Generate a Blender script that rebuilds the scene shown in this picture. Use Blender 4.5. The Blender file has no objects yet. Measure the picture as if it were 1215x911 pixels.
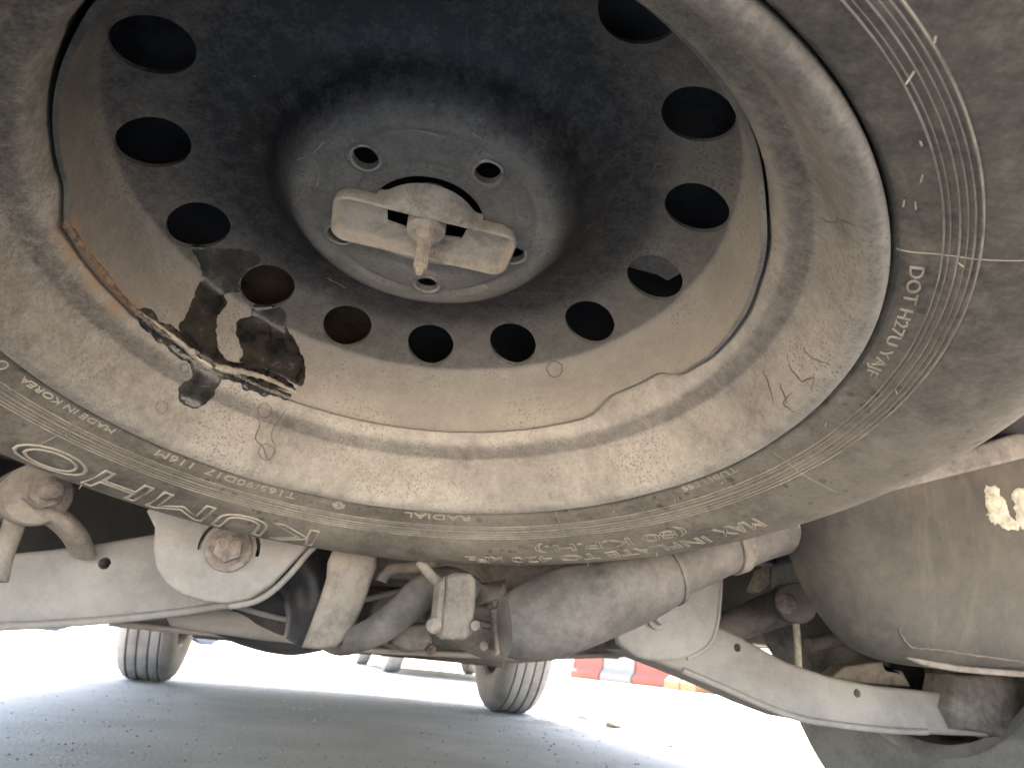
import bpy, bmesh, math, random
from mathutils import Vector, Matrix, noise
from mathutils.bvhtree import BVHTree
from mathutils.geometry import delaunay_2d_cdt
random.seed(4)
PI = math.pi
R_ = math.radians
sc = bpy.context.scene
C = sc.collection

# ------------------------------------------------------------------ camera
# world: Z up, Y = forward axis of the car, camera held 22 cm above the ground under the rear overhang
H0 = 0.22
FPX, W0, HH = 827.94, 1215.0, 911.0
CM = Matrix([[0.956885, 0.183155, 0.225447], [-0.276108, 0.33251, 0.901777], [0.090202, -0.925144, 0.368744]])
cam_d = bpy.data.cameras.new('camera')
cam = bpy.data.objects.new('camera', cam_d); C.objects.link(cam)
cam_d.sensor_fit = 'HORIZONTAL'; cam_d.sensor_width = 36; cam_d.lens = 36 * FPX / W0
cam_d.clip_start = 0.01; cam_d.clip_end = 2000
right = CM.col[0]; down = CM.col[1]; fwd = CM.col[2]
cam.matrix_world = Matrix.Translation((0, 0, H0)) @ Matrix((right, -down, -fwd)).transposed().to_4x4()
cam_d.dof.use_dof = True; cam_d.dof.focus_distance = 0.40; cam_d.dof.aperture_fstop = 20
sc.camera = cam

def ray(px, py):
    return CM @ Vector(((px - W0/2)/FPX, (py - HH/2)/FPX, 1))
def at(px, py, Y):
    r = ray(px, py); return r*(Y/r.y) + Vector((0, 0, H0))
def ground_at(px, py, z=0):
    r = ray(px, py); return r*((z-H0)/r.z) + Vector((0, 0, H0))
def mpp(Y): return Y/FPX      # metres per photo pixel at that distance

# ------------------------------------------------------------------ world, sun, exposure
SUN_EL, SUN_AZ = R_(60), R_(8)       # azimuth clockwise from +Y
wd = bpy.data.worlds.new('World'); sc.world = wd; wd.use_nodes = True
nt = wd.node_tree; bg = nt.nodes['Background']
sky = nt.nodes.new('ShaderNodeTexSky'); sky.sky_type = 'NISHITA'; sky.sun_disc = False
sky.sun_elevation = SUN_EL; sky.sun_rotation = SUN_AZ; sky.dust_density = 2.0
nt.links.new(sky.outputs[0], bg.inputs[0]); bg.inputs[1].default_value = 0.12
sun_d = bpy.data.lights.new('sun', 'SUN'); sun_d.energy = 4.6; sun_d.angle = R_(0.5); sun_d.color = (1, .93, .82)
sun = bpy.data.objects.new('sun', sun_d); C.objects.link(sun)
sd = Vector((math.sin(SUN_AZ)*math.cos(SUN_EL), math.cos(SUN_AZ)*math.cos(SUN_EL), math.sin(SUN_EL)))
sun.rotation_euler = sd.to_track_quat('Z', 'Y').to_euler()
sc.view_settings.view_transform = 'Standard'; sc.view_settings.look = 'None'
sc.view_settings.exposure = 3.65; sc.view_settings.gamma = 1
sc.cycles.max_bounces = 8; sc.cycles.diffuse_bounces = 6; sc.cycles.glossy_bounces = 3
sc.cycles.use_fast_gi = False

# ------------------------------------------------------------------ materials
MATS = {}
def mat(name, c1, c2, rough=.8, scale=12, amt=(.35, .65), fine=250, fine_amt=.25, bump=.3, bump_scale=None,
        metal=0, spots=None, radial=None, dist=.001, spec=.3, coat=0, streak=None, side=None, mott=.14, patch=None):
    """two-tone dusty surface: c1 base, c2 dust, mixed by noise (and by radius on the wheel)"""
    m = bpy.data.materials.new(name); m.use_nodes = True; MATS[name] = m
    n = m.node_tree.nodes; l = m.node_tree.links; b = n['Principled BSDF']
    tc = n.new('ShaderNodeTexCoord')
    co = tc.outputs['Object']
    def noise_(s, det=6, ro=.6, vec=co, dis=0):
        t = n.new('ShaderNodeTexNoise'); t.inputs['Scale'].default_value = s; t.inputs['Detail'].default_value = det
        t.inputs['Roughness'].default_value = ro; t.inputs['Distortion'].default_value = dis
        l.new(vec, t.inputs['Vector']); return t.outputs['Fac']
    def math_(op, a, b2, clamp=False):
        t = n.new('ShaderNodeMath'); t.operation = op; t.use_clamp = clamp
        for i, v in enumerate((a, b2)):
            if isinstance(v, (int, float)): t.inputs[i].default_value = v
            else: l.new(v, t.inputs[i])
        return t.outputs[0]
    def rng(v, a, b2, c=0, d=1):
        t = n.new('ShaderNodeMapRange'); l.new(v, t.inputs[0])
        for i, x in enumerate((a, b2, c, d)): t.inputs[i+1].default_value = x
        return t.outputs[0]
    big = rng(noise_(scale, 7, .62, dis=.4), amt[0], amt[1])
    fac = big
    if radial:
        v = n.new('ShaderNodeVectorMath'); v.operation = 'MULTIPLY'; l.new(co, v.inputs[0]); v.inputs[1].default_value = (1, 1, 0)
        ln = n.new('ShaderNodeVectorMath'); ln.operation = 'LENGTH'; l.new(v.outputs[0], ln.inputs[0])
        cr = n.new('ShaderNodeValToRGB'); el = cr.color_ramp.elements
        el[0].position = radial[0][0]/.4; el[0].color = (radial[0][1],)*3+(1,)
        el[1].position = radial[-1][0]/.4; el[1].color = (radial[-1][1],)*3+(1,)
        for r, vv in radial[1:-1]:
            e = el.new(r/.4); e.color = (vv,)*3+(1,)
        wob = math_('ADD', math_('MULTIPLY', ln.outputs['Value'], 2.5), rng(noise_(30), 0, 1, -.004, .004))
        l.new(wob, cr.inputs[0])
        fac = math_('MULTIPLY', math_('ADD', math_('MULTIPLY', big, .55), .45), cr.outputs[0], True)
    if side:      # thinner dust plus painted shade on the wheel's near side: (min, max) across local y
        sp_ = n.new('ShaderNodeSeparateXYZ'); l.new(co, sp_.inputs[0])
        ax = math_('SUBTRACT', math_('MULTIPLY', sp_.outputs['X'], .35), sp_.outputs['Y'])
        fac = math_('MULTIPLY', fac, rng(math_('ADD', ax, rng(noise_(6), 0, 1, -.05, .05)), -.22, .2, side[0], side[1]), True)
    fn = noise_(fine, 4, .7)
    fac = math_('ADD', fac, rng(fn, .25, .75, -fine_amt, fine_amt), True)
    mid = noise_(scale*8, 6, .72)
    fac = math_('ADD', fac, rng(mid, .3, .7, -mott, mott), True)
    mx = n.new('ShaderNodeMix'); mx.data_type = 'RGBA'; l.new(fac, mx.inputs[0])
    mx.inputs[6].default_value = (*c1, 1); mx.inputs[7].default_value = (*c2, 1)
    col = mx.outputs[2]
    if spots:      # dark pits / droplets of dirt
        sc_, th, sc2, strength = spots
        vo = n.new('ShaderNodeTexVoronoi'); vo.inputs['Scale'].default_value = sc_; l.new(co, vo.inputs['Vector'])
        vn = n.new('ShaderNodeVectorMath'); vn.operation = 'LENGTH'; l.new(vo.outputs['Color'], vn.inputs[0])
        rad = rng(vn.outputs['Value'], .5, 1.4, 0, th)
        sp = rng(math_('SUBTRACT', math_('ADD', vo.outputs['Distance'], rng(noise_(sc_*3), 0, 1, -.12, .12)), rad), 0, .09, 1, 0)
        sp = math_('MULTIPLY', sp, rng(noise_(sc2), .46, .6))
        mk = n.new('ShaderNodeMix'); mk.data_type = 'RGBA'; l.new(math_('MULTIPLY', sp, strength), mk.inputs[0])
        l.new(col, mk.inputs[6]); mk.inputs[7].default_value = (*[x*.6 for x in c1], 1); col = mk.outputs[2]
    if streak:     # radial / linear rub marks
        t = n.new('ShaderNodeMapping'); l.new(co, t.inputs[0]); t.inputs['Scale'].default_value = streak
        sn = rng(noise_(1, 5, .7, t.outputs[0]), .52, .75)
        mk = n.new('ShaderNodeMix'); mk.data_type = 'RGBA'; l.new(math_('MULTIPLY', sn, .5), mk.inputs[0])
        l.new(col, mk.inputs[6]); mk.inputs[7].default_value = (*[min(1, x*1.25) for x in c2], 1); col = mk.outputs[2]
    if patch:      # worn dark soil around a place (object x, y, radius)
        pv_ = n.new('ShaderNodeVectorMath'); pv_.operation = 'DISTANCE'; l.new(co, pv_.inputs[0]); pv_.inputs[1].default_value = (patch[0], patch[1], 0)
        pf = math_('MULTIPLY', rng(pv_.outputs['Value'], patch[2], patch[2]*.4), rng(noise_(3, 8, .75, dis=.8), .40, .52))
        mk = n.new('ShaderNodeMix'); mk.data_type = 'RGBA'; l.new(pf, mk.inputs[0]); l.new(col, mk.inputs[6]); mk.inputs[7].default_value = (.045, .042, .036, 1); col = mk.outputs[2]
    l.new(col, b.inputs['Base Color'])
    rr = n.new('ShaderNodeMapRange'); l.new(fac, rr.inputs[0]); rr.inputs[3].default_value = max(.05, rough-.22); rr.inputs[4].default_value = min(1, rough+.12)
    l.new(rr.outputs[0], b.inputs['Roughness'])
    b.inputs['Metallic'].default_value = metal; b.inputs['Specular IOR Level'].default_value = spec
    b.inputs['Coat Weight'].default_value = coat
    bp = n.new('ShaderNodeBump'); bp.inputs['Strength'].default_value = bump; bp.inputs['Distance'].default_value = dist
    l.new(math_('ADD', noise_(bump_scale or fine*.6, 5, .65), math_('MULTIPLY', fac, .7)), bp.inputs['Height'])
    l.new(bp.outputs[0], b.inputs['Normal'])
    return m

TAN = (.36, .30, .225)
mat('rim_paint', (.045, .041, .036), (.42, .38, .325), rough=.75, scale=16, amt=(.30, .62), fine=420, fine_amt=.12,
    spots=(520, .46, 16, .42), bump=.35, radial=[(0, .5), (.182, .62), (.187, .85), (.196, .95), (.199, .55), (.2075, .48), (.2095, .72), (.214, .75), (.228, .78), (.2325, 1.25)], side=(.16, 1.15), mott=.13)  # outermost radial stop paints the bright highlight of the flange lip
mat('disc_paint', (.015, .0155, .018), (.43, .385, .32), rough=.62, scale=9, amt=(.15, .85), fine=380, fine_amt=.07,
    spots=(430, .4, 18, .4), bump=.25, radial=[(0, .62), (.06, .62), (.074, .68), (.08, .45), (.092, .09), (.11, .03), (.135, .14), (.155, .42), (.1828, .42), (.1848, .95), (.19, 1.05)], coat=.05, side=(.12, 1.15), mott=.08)  # valley ring nearly black: shade of the recess painted into the radial ramp
mat('hanger_steel', (.12, .095, .075), (.41, .35, .275), rough=.85, scale=38, amt=(.2, .55), fine=600, fine_amt=.16, bump=.5, mott=.24)
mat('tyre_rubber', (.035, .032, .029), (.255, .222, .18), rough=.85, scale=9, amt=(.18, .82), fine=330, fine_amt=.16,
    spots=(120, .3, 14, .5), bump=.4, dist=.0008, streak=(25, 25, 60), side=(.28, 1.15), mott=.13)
mat('letter_rubber', (.21, .185, .15), (.34, .30, .245), rough=.85, scale=40, amt=(.3, .6), fine=500, bump=.2)
mat('ridge_rubber', (.13, .115, .095), (.36, .32, .265), rough=.85, scale=30, amt=(.3, .7), bump=.1)
mat('weld_rust', (.09, .06, .042), (.27, .19, .125), rough=.95, scale=180, amt=(.35, .6), fine=900, bump=.9, dist=.002)
mat('rust_film', (.13, .10, .07), (.30, .22, .145), rough=.9, scale=120, amt=(.3, .6), fine=700, fine_amt=.3, bump=.6)
mat('sealant', (.14, .12, .09), (.42, .37, .28), rough=.45, scale=70, amt=(.3, .6), fine=500, bump=.5)
mat('wet_film', (.012, .011, .010), (.055, .047, .038), rough=.2, scale=60, amt=(.38, .66), fine=200, fine_amt=.05, bump=.4, bump_scale=90, mott=.1, spec=.5)
mat('water_mark', (.07, .062, .054), (.19, .165, .135), rough=.8, scale=60)
mat('under_steel', (.045, .043, .042), (.26, .235, .21), rough=.8, scale=14, amt=(.25, .7), fine=260, fine_amt=.15, bump=.5, mott=.22)
mat('arm_steel', (.19, .18, .17), (.36, .335, .31), rough=.75, scale=9, amt=(.2, .6), fine=260, fine_amt=.14, bump=.4, mott=.2)
mat('black_steel', (.014, .015, .02), (.10, .095, .095), rough=.55, scale=8, amt=(.35, .8), fine=220, fine_amt=.05, bump=.2)
mat('tan_steel', (.075, .065, .058), (.31, .27, .23), rough=.85, scale=20, amt=(.2, .62), fine=260, fine_amt=.14, bump=.6, dist=.002, mott=.2)
mat('exhaust_steel', (.06, .056, .055), (.22, .195, .175), rough=.7, scale=14, amt=(.25, .7), fine=300, fine_amt=.08, bump=.5, mott=.22)
mat('muffler_steel', (.04, .038, .036), (.135, .12, .10), rough=.8, scale=11, amt=(.25, .75), fine=300, fine_amt=.1, bump=.4, streak=(30, 30, 4))
mat('dried_mud', (.32, .29, .23), (.62, .57, .46), rough=.95, scale=120, amt=(.3, .6), bump=.8)
mat('rust_bolt', (.13, .105, .09), (.31, .265, .23), rough=.9, scale=90, bump=.6)
mat('road_tyre', (.08, .08, .085), (.24, .24, .24), rough=.9, scale=12, amt=(.1, .6), fine=150, bump=.3)
mat('wheel_alloy', (.18, .18, .19), (.42, .41, .40), rough=.5, scale=10, metal=.3)
mat('car_paint', (.45, .46, .47), (.5, .5, .5), rough=.35, scale=3, bump=0, coat=.6)
mat('dark_plastic', (.02, .02, .022), (.07, .066, .062), rough=.7, scale=6, bump=.1)
mat('glass_dark', (.01, .012, .014), (.02, .022, .025), rough=.15, scale=3, bump=0, spec=.6)
mat('barrier_red', (.16, .045, .03), (.2, .06, .042), rough=.6, scale=5, bump=.1)
mat('barrier_white', (.14, .135, .13), (.18, .175, .17), rough=.6, scale=5, bump=.1)
mat('barrier_orange', (.2, .09, .04), (.24, .115, .055), rough=.6, scale=5, bump=.1)
mat('paper_white', (.7, .7, .68), (.85, .85, .83), rough=.8, scale=20, bump=.3)
mat('stone', (.16, .15, .14), (.42, .39, .35), rough=.95, scale=40, bump=.5)
mat('far_paint', (.28, .3, .33), (.34, .36, .38), rough=.4, scale=3, bump=0, coat=.4)
mat('seat_steel', (.09, .08, .07), (.36, .32, .27), rough=.7, scale=60)
mat('brown_patch', (.022, .015, .009), (.07, .045, .022), rough=.8, scale=40)
mat('soil', (.055, .05, .045), (.5, .45, .38), rough=.95, scale=3.5, amt=(.42, .66), fine=60, fine_amt=.25, bump=.6, dist=.006)
mat('ground_dirt', (.44, .375, .30), (.65, .565, .46), rough=.95, scale=2.2, amt=(.25, .7), fine=110, fine_amt=.36, bump=.8, bump_scale=90, dist=.006,
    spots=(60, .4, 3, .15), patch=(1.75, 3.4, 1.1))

# ------------------------------------------------------------------ mesh helpers
def link(name, me, m, parent=None, smooth=True, sharp=35):
    o = bpy.data.objects.new(name, me); C.objects.link(o)
    if parent is not None: o.parent = parent
    if m: me.materials.append(MATS[m])
    if smooth:
        me.polygons.foreach_set('use_smooth', [True]*len(me.polygons))
        try: me.set_sharp_from_angle(angle=R_(sharp))
        except Exception: pass
    me.update(); return o
def obj(name, bm, m, parent=None, smooth=True, sharp=35, normals=True):
    if normals: bmesh.ops.recalc_face_normals(bm, faces=bm.faces)
    me = bpy.data.meshes.new(name); bm.to_mesh(me); bm.free()
    return link(name, me, m, parent, smooth, sharp)
def pyobj(name, vs, fs, m, parent=None, smooth=True, sharp=35, normals=True):
    bm = bmesh.new(); V = [bm.verts.new(v) for v in vs]
    for f in fs:
        try: bm.faces.new([V[i] for i in f])
        except ValueError: pass
    return obj(name, bm, m, parent, smooth, sharp, normals)
def thing(name, label, cat, group=None):
    o = bpy.data.objects.new(name, None); C.objects.link(o); o.empty_display_size = .05
    o['label'] = label; o['category'] = cat
    if group: o['group'] = group
    return o
def lab(o, s): o['label'] = s; return o

def revolve_data(prof, seg, closed=False, fn=None):
    vs, fs = [], []; n = len(prof)
    for i in range(seg):
        a = 2*PI*i/seg
        for k, (r, z) in enumerate(prof):
            if fn: r, z = fn(r, z, a, k)
            vs.append((r*math.cos(a), r*math.sin(a), z))
    for i in range(seg):
        j = (i+1) % seg
        for k in range(n if closed else n-1):
            k2 = (k+1) % n
            fs.append((i*n+k, i*n+k2, j*n+k2, j*n+k))
    return vs, fs
def catmull(pts, step):
    out = []
    P = [pts[0]]+list(pts)+[pts[-1]]
    for i in range(1, len(P)-2):
        p0, p1, p2, p3 = [Vector(q) for q in P[i-1:i+3]]
        d = (p2-p1).length; k = max(1, int(math.ceil(d/step)))
        for s in range(k):
            t = s/k
            out.append(.5*((2*p1)+(-p0+p2)*t+(2*p0-5*p1+4*p2-p3)*t*t+(-p0+3*p1-3*p2+p3)*t**3))
    out.append(Vector(pts[-1])); return out
def tube_bm(path, rad, seg=20, caps=True, bm=None, flat=1.0, upv=None):
    bm = bm or bmesh.new(); path = [Vector(q) for q in path]; n = len(path)
    rad = rad if isinstance(rad, (list, tuple)) else [rad]*n
    rings = []; u = None
    for i, q in enumerate(path):
        t = (path[min(i+1, n-1)]-path[max(i-1, 0)]).normalized()
        if u is None:
            u = Vector(upv) if upv else (Vector((0, 0, 1)) if abs(t.z) < .9 else Vector((1, 0, 0)))
        u = (u-t*u.dot(t)).normalized(); v = t.cross(u)
        rings.append([bm.verts.new(q+(u*math.cos(2*PI*k/seg)*flat+v*math.sin(2*PI*k/seg))*rad[i]) for k in range(seg)])
    for a, b in zip(rings, rings[1:]):
        for k in range(seg): bm.faces.new((a[k], a[(k+1) % seg], b[(k+1) % seg], b[k]))
    if caps: bm.faces.new(rings[0][::-1]); bm.faces.new(rings[-1])
    return bm
def smooth_path(pts, rad=None, step=.01):
    if rad is None: return catmull(pts, step)
    q = catmull([tuple(a)+(0,) if False else Vector((*a, r)) for a, r in zip(pts, rad)], step)
    return [Vector(v[:3]) for v in q], [v[3] for v in q]
def cyl_bm(a, b, r, seg=24, r2=None, bevel=0):
    a, b = Vector(a), Vector(b)
    if bevel:
        d = (b-a).normalized()
        return tube_bm([a, a+d*bevel*.3, a+d*bevel, b-d*bevel, b-d*bevel*.3, b], [r-bevel, r-bevel*.3, r, (r2 or r), (r2 or r)-bevel*.3, (r2 or r)-bevel], seg)
    return tube_bm([a, b], [r, r2 or r], seg)
def box_bm(lo, hi, bev=0, bm=None):
    own = bm is None; bm = bm or bmesh.new()
    r = bmesh.ops.create_cube(bm, size=1)
    for v in r['verts']:
        for k in range(3): v.co[k] = lo[k] if v.co[k] < 0 else hi[k]
    if bev and own: bmesh.ops.bevel(bm, geom=list(bm.edges), offset=bev, segments=3, affect='EDGES', profile=.5)
    return bm
def offset_poly(P, d):
    """inward offset of a closed 2D polygon"""
    n = len(P); A = sum(P[i][0]*P[(i+1) % n][1]-P[(i+1) % n][0]*P[i][1] for i in range(n)); s = 1 if A > 0 else -1
    out = []
    for i in range(n):
        p0, p1, p2 = Vector(P[i-1]), Vector(P[i]), Vector(P[(i+1) % n])
        e1 = (p1-p0).normalized(); e2 = (p2-p1).normalized()
        n1 = Vector((-e1.y, e1.x))*s; n2 = Vector((-e2.y, e2.x))*s
        m = n1+n2; m = m/max(m.dot(n1), .45) if m.length > 1e-6 else n1
        out.append(tuple(p1+m*d))
    return out
def resample(P, step):
    out = []; n = len(P)
    for i in range(n):
        p0, p1, p2, p3 = [Vector(P[(i+k) % n]) for k in (-1, 0, 1, 2)]
        k = max(1, int((p2-p1).length/step))
        for s in range(k):
            t = s/k
            out.append(tuple(.5*((2*p1)+(-p0+p2)*t+(2*p0-5*p1+4*p2-p3)*t*t+(-p0+3*p1-3*p2+p3)*t**3)))
    return out
def plate(name, poly_px, Y, th, m, parent, bev=.003, curve=False, cuts=(), lean=0, dome=0, steps=4):
    """a plate with its rear face at distance Y, thickness th away from the camera, rounded edges; poly in photo pixels"""
    P = [at(x, y, Y) for x, y in poly_px]; P = [(v.x, v.z) for v in P]
    if curve: P = resample(P, .012)
    loops = []
    for k in range(steps+1):
        a = PI/2*k/steps
        q = offset_poly(P, bev*(1-math.sin(a))); y = Y+bev*(1-math.cos(a))
        loops.append([(x, y, z) for x, z in q])
    loops.append([(x, Y+th-bev*.3, z) for x, z in P]); loops.append([(x, Y+th, z) for x, z in offset_poly(P, bev*.3)])
    if dome:
        q = loops[0]; cx = sum(v[0] for v in q)/len(q); cz = sum(v[2] for v in q)/len(q)
        inner = []
        for s in (.35, .7, .9):
            inner.append([(cx+(x-cx)*s, y-dome*(1-s*s), cz+(z-cz)*s) for x, y, z in q])
        loops = inner+loops
    n = len(P); vs = []; fs = []
    for lp in loops:
        for x, y, z in lp: vs.append((x, y+lean*(z-loops[0][0][2]), z))
    for a in range(len(loops)-1):
        for k in range(n): fs.append((a*n+k, a*n+(k+1) % n, (a+1)*n+(k+1) % n, (a+1)*n+k))
    fs.append(tuple(range(n))); fs.append(tuple(range((len(loops)-1)*n, len(loops)*n))[::-1])
    bm = bmesh.new(); V = [bm.verts.new(v) for v in vs]
    for f in fs: bm.faces.new([V[i] for i in f])
    bmesh.ops.triangulate(bm, faces=[f for f in bm.faces if len(f.verts) > 4])
    o = obj(name, bm, m, parent)
    if cuts:
        cb = bmesh.new()
        for cpx, cpy, rpx in cuts:
            c = at(cpx, cpy, Y); tube_bm([c-Vector((0, .03, 0)), c+Vector((0, th*.7, 0))], rpx*mpp(Y), 16, bm=cb)
        cut(o, cb)
    return o
def cut(o, cb, op='DIFFERENCE'):
    bmesh.ops.recalc_face_normals(cb, faces=cb.faces)
    me = bpy.data.meshes.new('cutter'); cb.to_mesh(me); cb.free()
    c = bpy.data.objects.new('cutter', me); C.objects.link(c)
    if o.parent: c.matrix_world = o.parent.matrix_world if o.parent.matrix_world else Matrix()
    c.matrix_world = o.matrix_world
    md = o.modifiers.new('b', 'BOOLEAN'); md.object = c; md.operation = op; md.solver = 'EXACT'
    bpy.context.view_layer.update()
    dg = bpy.context.evaluated_depsgraph_get()
    new = bpy.data.meshes.new_from_object(o.evaluated_get(dg)); o.modifiers.clear()
    old = o.data; o.data = new; bpy.data.meshes.remove(old)
    bpy.data.objects.remove(c); bpy.data.meshes.remove(me)
    new.polygons.foreach_set('use_smooth', [True]*len(new.polygons)); new.set_sharp_from_angle(angle=R_(32))

# ------------------------------------------------------------------ ground
def build_ground():
    vs, fs = [], []
    xs = [-400, -150, -60, -25, -12]+[-8+i*.16 for i in range(101)]+[12, 25, 60, 150, 400]
    ys = [-400, -100, -30, -10, -5]+[-3+i*.16 for i in range(116)]+[20, 30, 60, 150, 400]
    for y in ys:
        for x in xs:
            z = 0
            if abs(x) < 8 and -3 < y < 16: z = (noise.fractal(Vector((x*1.3, y*1.3, 0)), 1, 2, 4)*.006)
            vs.append((x, y, z))
    n = len(xs)
    for j in range(len(ys)-1):
        for i in range(n-1): fs.append((j*n+i, j*n+i+1, (j+1)*n+i+1, (j+1)*n+i))
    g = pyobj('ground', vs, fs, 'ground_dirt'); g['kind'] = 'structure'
build_ground()
# loose grit on the ground (uncountable)
bm = bmesh.new()
for i in range(2600):
    x = random.uniform(-1.6, 2.6); y = 1.3+random.random()**1.6*5; s = random.uniform(.001, .003)*(1+.35*(y-1.3)*.3)
    r = bmesh.ops.create_icosphere(bm, subdivisions=1, radius=s)
    for v in r['verts']:
        v.co = Vector((v.co.x*random.uniform(.8, 1.3), v.co.y*random.uniform(.8, 1.3), v.co.z*.6))+Vector((x, y, s*.2+.002))
g = obj('gravel', bm, 'stone'); g['kind'] = 'stuff'; g['label'] = 'loose grit scattered over the dusty ground'; g['category'] = 'gravel'

# ------------------------------------------------------------------ spare wheel (local frame: z = wheel axis towards the ground)
spare = thing('spare_wheel', 'dusty narrow temporary spare wheel hung under the rear of the car, with round vent holes', 'spare wheel')
WR = Matrix([[0.939439, -0.342363, -0.015565], [-0.340071, -0.925594, -0.166217], [0.042499, 0.161444, -0.985966]]); WT = Vector([0.02688, 0.34783, 0.36811])
spare.matrix_world = Matrix.Translation(WT) @ WR.to_4x4()
WM = spare.matrix_world.copy(); WMI = WM.inverted()

# tyre
tp = [(.2335, -.008), (.2352, -.0015), (.240, .0022), (.245, .0044), (.2503, .0066), (.256, .0098), (.2615, .0126), (.27, .0158), (.28, .0184),
      (.29, .0200), (.30, .0206), (.31, .0200), (.32, .0172), (.327, .0132), (.334, .0070), (.341, -.001), (.348, -.011), (.354, -.022), (.359, -.032), (.364, -.045), (.366, -.062)]
RINGS = [(.2503, 1), (.2522, .5), (.2550, 1), (.2573, .5), (.2594, .9), (.2615, 1.1), (.2365, .35)]
prof = [(v.x, v.y) for v in catmull(tp, .0011)]
def ridge(r): return sum(a*.00055*math.exp(-((r-c)/.00042)**2) for c, a in RINGS)
fine = []
for (r0, z0), (r1, z1) in zip(prof, prof[1:]):
    k = 5 if .2355 < r0 < .2635 else 1
    for s in range(k):
        t = s/k; r = r0+(r1-r0)*t; fine.append((r, z0+(z1-z0)*t+ridge(r)))
fine.append(prof[-1])
def tyre_z(r):
    for (r0, z0), (r1, z1) in zip(prof, prof[1:]):
        if r0 <= r <= r1: return z0+(z1-z0)*(r-r0)/max(1e-9, r1-r0)
    return prof[-1][1]
back = [(r, -.122-z) for r, z in prof[::-3]]
# tread with two grooves
tread = []
full = fine+back
def tyre_off(r, a):
    return .0006*noise.noise(Vector((math.cos(a)*3, math.sin(a)*3, tyre_z(r)*8))) if .262 < r < .345 else 0
def tyre_fn(r, z, a, k):
    n_ = noise.noise(Vector((math.cos(a)*3, math.sin(a)*3, z*8)))
    return r, z+(.0006*n_ if .262 < r < .345 and z > 0 else 0)
vs, fs = revolve_data(full, 360, fn=tyre_fn)
tyre = pyobj('tyre', vs, fs, 'tyre_rubber', spare, sharp=60)

# rim
def arc_prof(pts, step=.0012): return [(v.x, v.y) for v in catmull(pts, step)]
rp = arc_prof([(.2328, -.014), (.2334, -.004), (.2331, .0005), (.2308, .0024), (.2275, .0022), (.2235, .0002), (.2195, -.0055), (.2172, -.0125), (.2155, -.0190), (.2140, -.0255), (.2118, -.0315), (.2092, -.0352)])
rp += arc_prof([(.2082, -.0359), (.2045, -.0380), (.2000, -.0405), (.1972, -.0430), (.1950, -.0470), (.1932, -.052), (.1922, -.058)])
rp += [(.1919, -.07), (.1919, -.098), (.1965, -.106), (.207, -.111), (.213, -.118), (.2165, -.128), (.219, -.126), (.2155, -.114), (.208, -.108), (.199, -.104), (.1950, -.096), (.1950, -.06), (.198, -.052), (.207, -.045), (.2145, -.033), (.219, -.014), (.224, -.006), (.2285, -.014)]
def rim_fn(r, z, a, k):
    w = noise.noise(Vector((math.cos(a)*4, math.sin(a)*4, r*30)))
    return r+w*.0003, z+.0005*w
vs, fs = revolve_data(rp, 300, closed=True, fn=rim_fn)
rim = pyobj('rim', vs, fs, 'rim_paint', spare, sharp=50)

# wheel disc
NV, RV, ZV, PV, RH = 15, .1641, -.1174, 2.45727, .01882
ZL, PL, RL = -.09405, 2.03532, .00721
def ang(a): return (math.degrees(a)+360) % 360
def smooth01(x): x = max(0, min(1, x)); return x*x*(3-2*x)
def bumpf(d, a, b, e):   # plateau between a and b degrees with soft edges e
    return smooth01((d-a)/e+.5)*smooth01((b-d)/e+.5)
def edge_z(a):
    d = ang(a); z = -.0505
    z -= .0125*bumpf(d, 306, 326, 9)
    z -= .009*bumpf(d, 128, 163, 8)
    z -= .013*bumpf(d, 14, 75, 12)
    z += .003*bumpf(d, 165, 200, 10)
    z += .0035*bumpf(d, 335, 357, 10)
    return z+.0004*noise.noise(Vector((math.cos(a)*14, math.sin(a)*14, 0)))
face = arc_prof([(.1886, -.068), (.1884, -.085), (.1872, -.097), (.1842, -.1055), (.1780, -.1105), (.170, -.1145), (.1641, -.1172), (.155, -.1205), (.145, -.1232), (.132, -.1252),
                 (.118, -.1253), (.106, -.1225), (.097, -.1165), (.0905, -.1085), (.0855, -.1015), (.0815, -.0972), (.0775, -.0954), (.073, -.0950), (.069, -.0953), (.0665, -.0959), (.0645, -.0957),
                 (.057, -.0946), (.05, -.0947), (.046, -.0956), (.042, -.0960), (.038, -.0962), (.0355, -.0966), (.0342, -.098)], .0013)
top_n = 8
front = [(.1886, None)]*top_n + face
TH = .0028
bk = [(.0342, -.101)]
for i in range(len(face)-2, -1, -2):
    (r0, z0), (r1, z1) = face[max(0, i-1)], face[min(len(face)-1, i+1)]
    t = Vector((r1-r0, z1-z0)).normalized(); nrm = Vector((-t.y, t.x))
    if nrm.y > 0: nrm = -nrm
    if face[i][0] > .1878: nrm = Vector((1, 0))
    bk.append((face[i][0]+nrm.x*TH, face[i][1]+nrm.y*TH))
bk = [q for q in bk if q[0] < .1912]
full = front+bk+[(.1913, -.07)]+[(.1913, None)]*2
nf = len(front)
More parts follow.
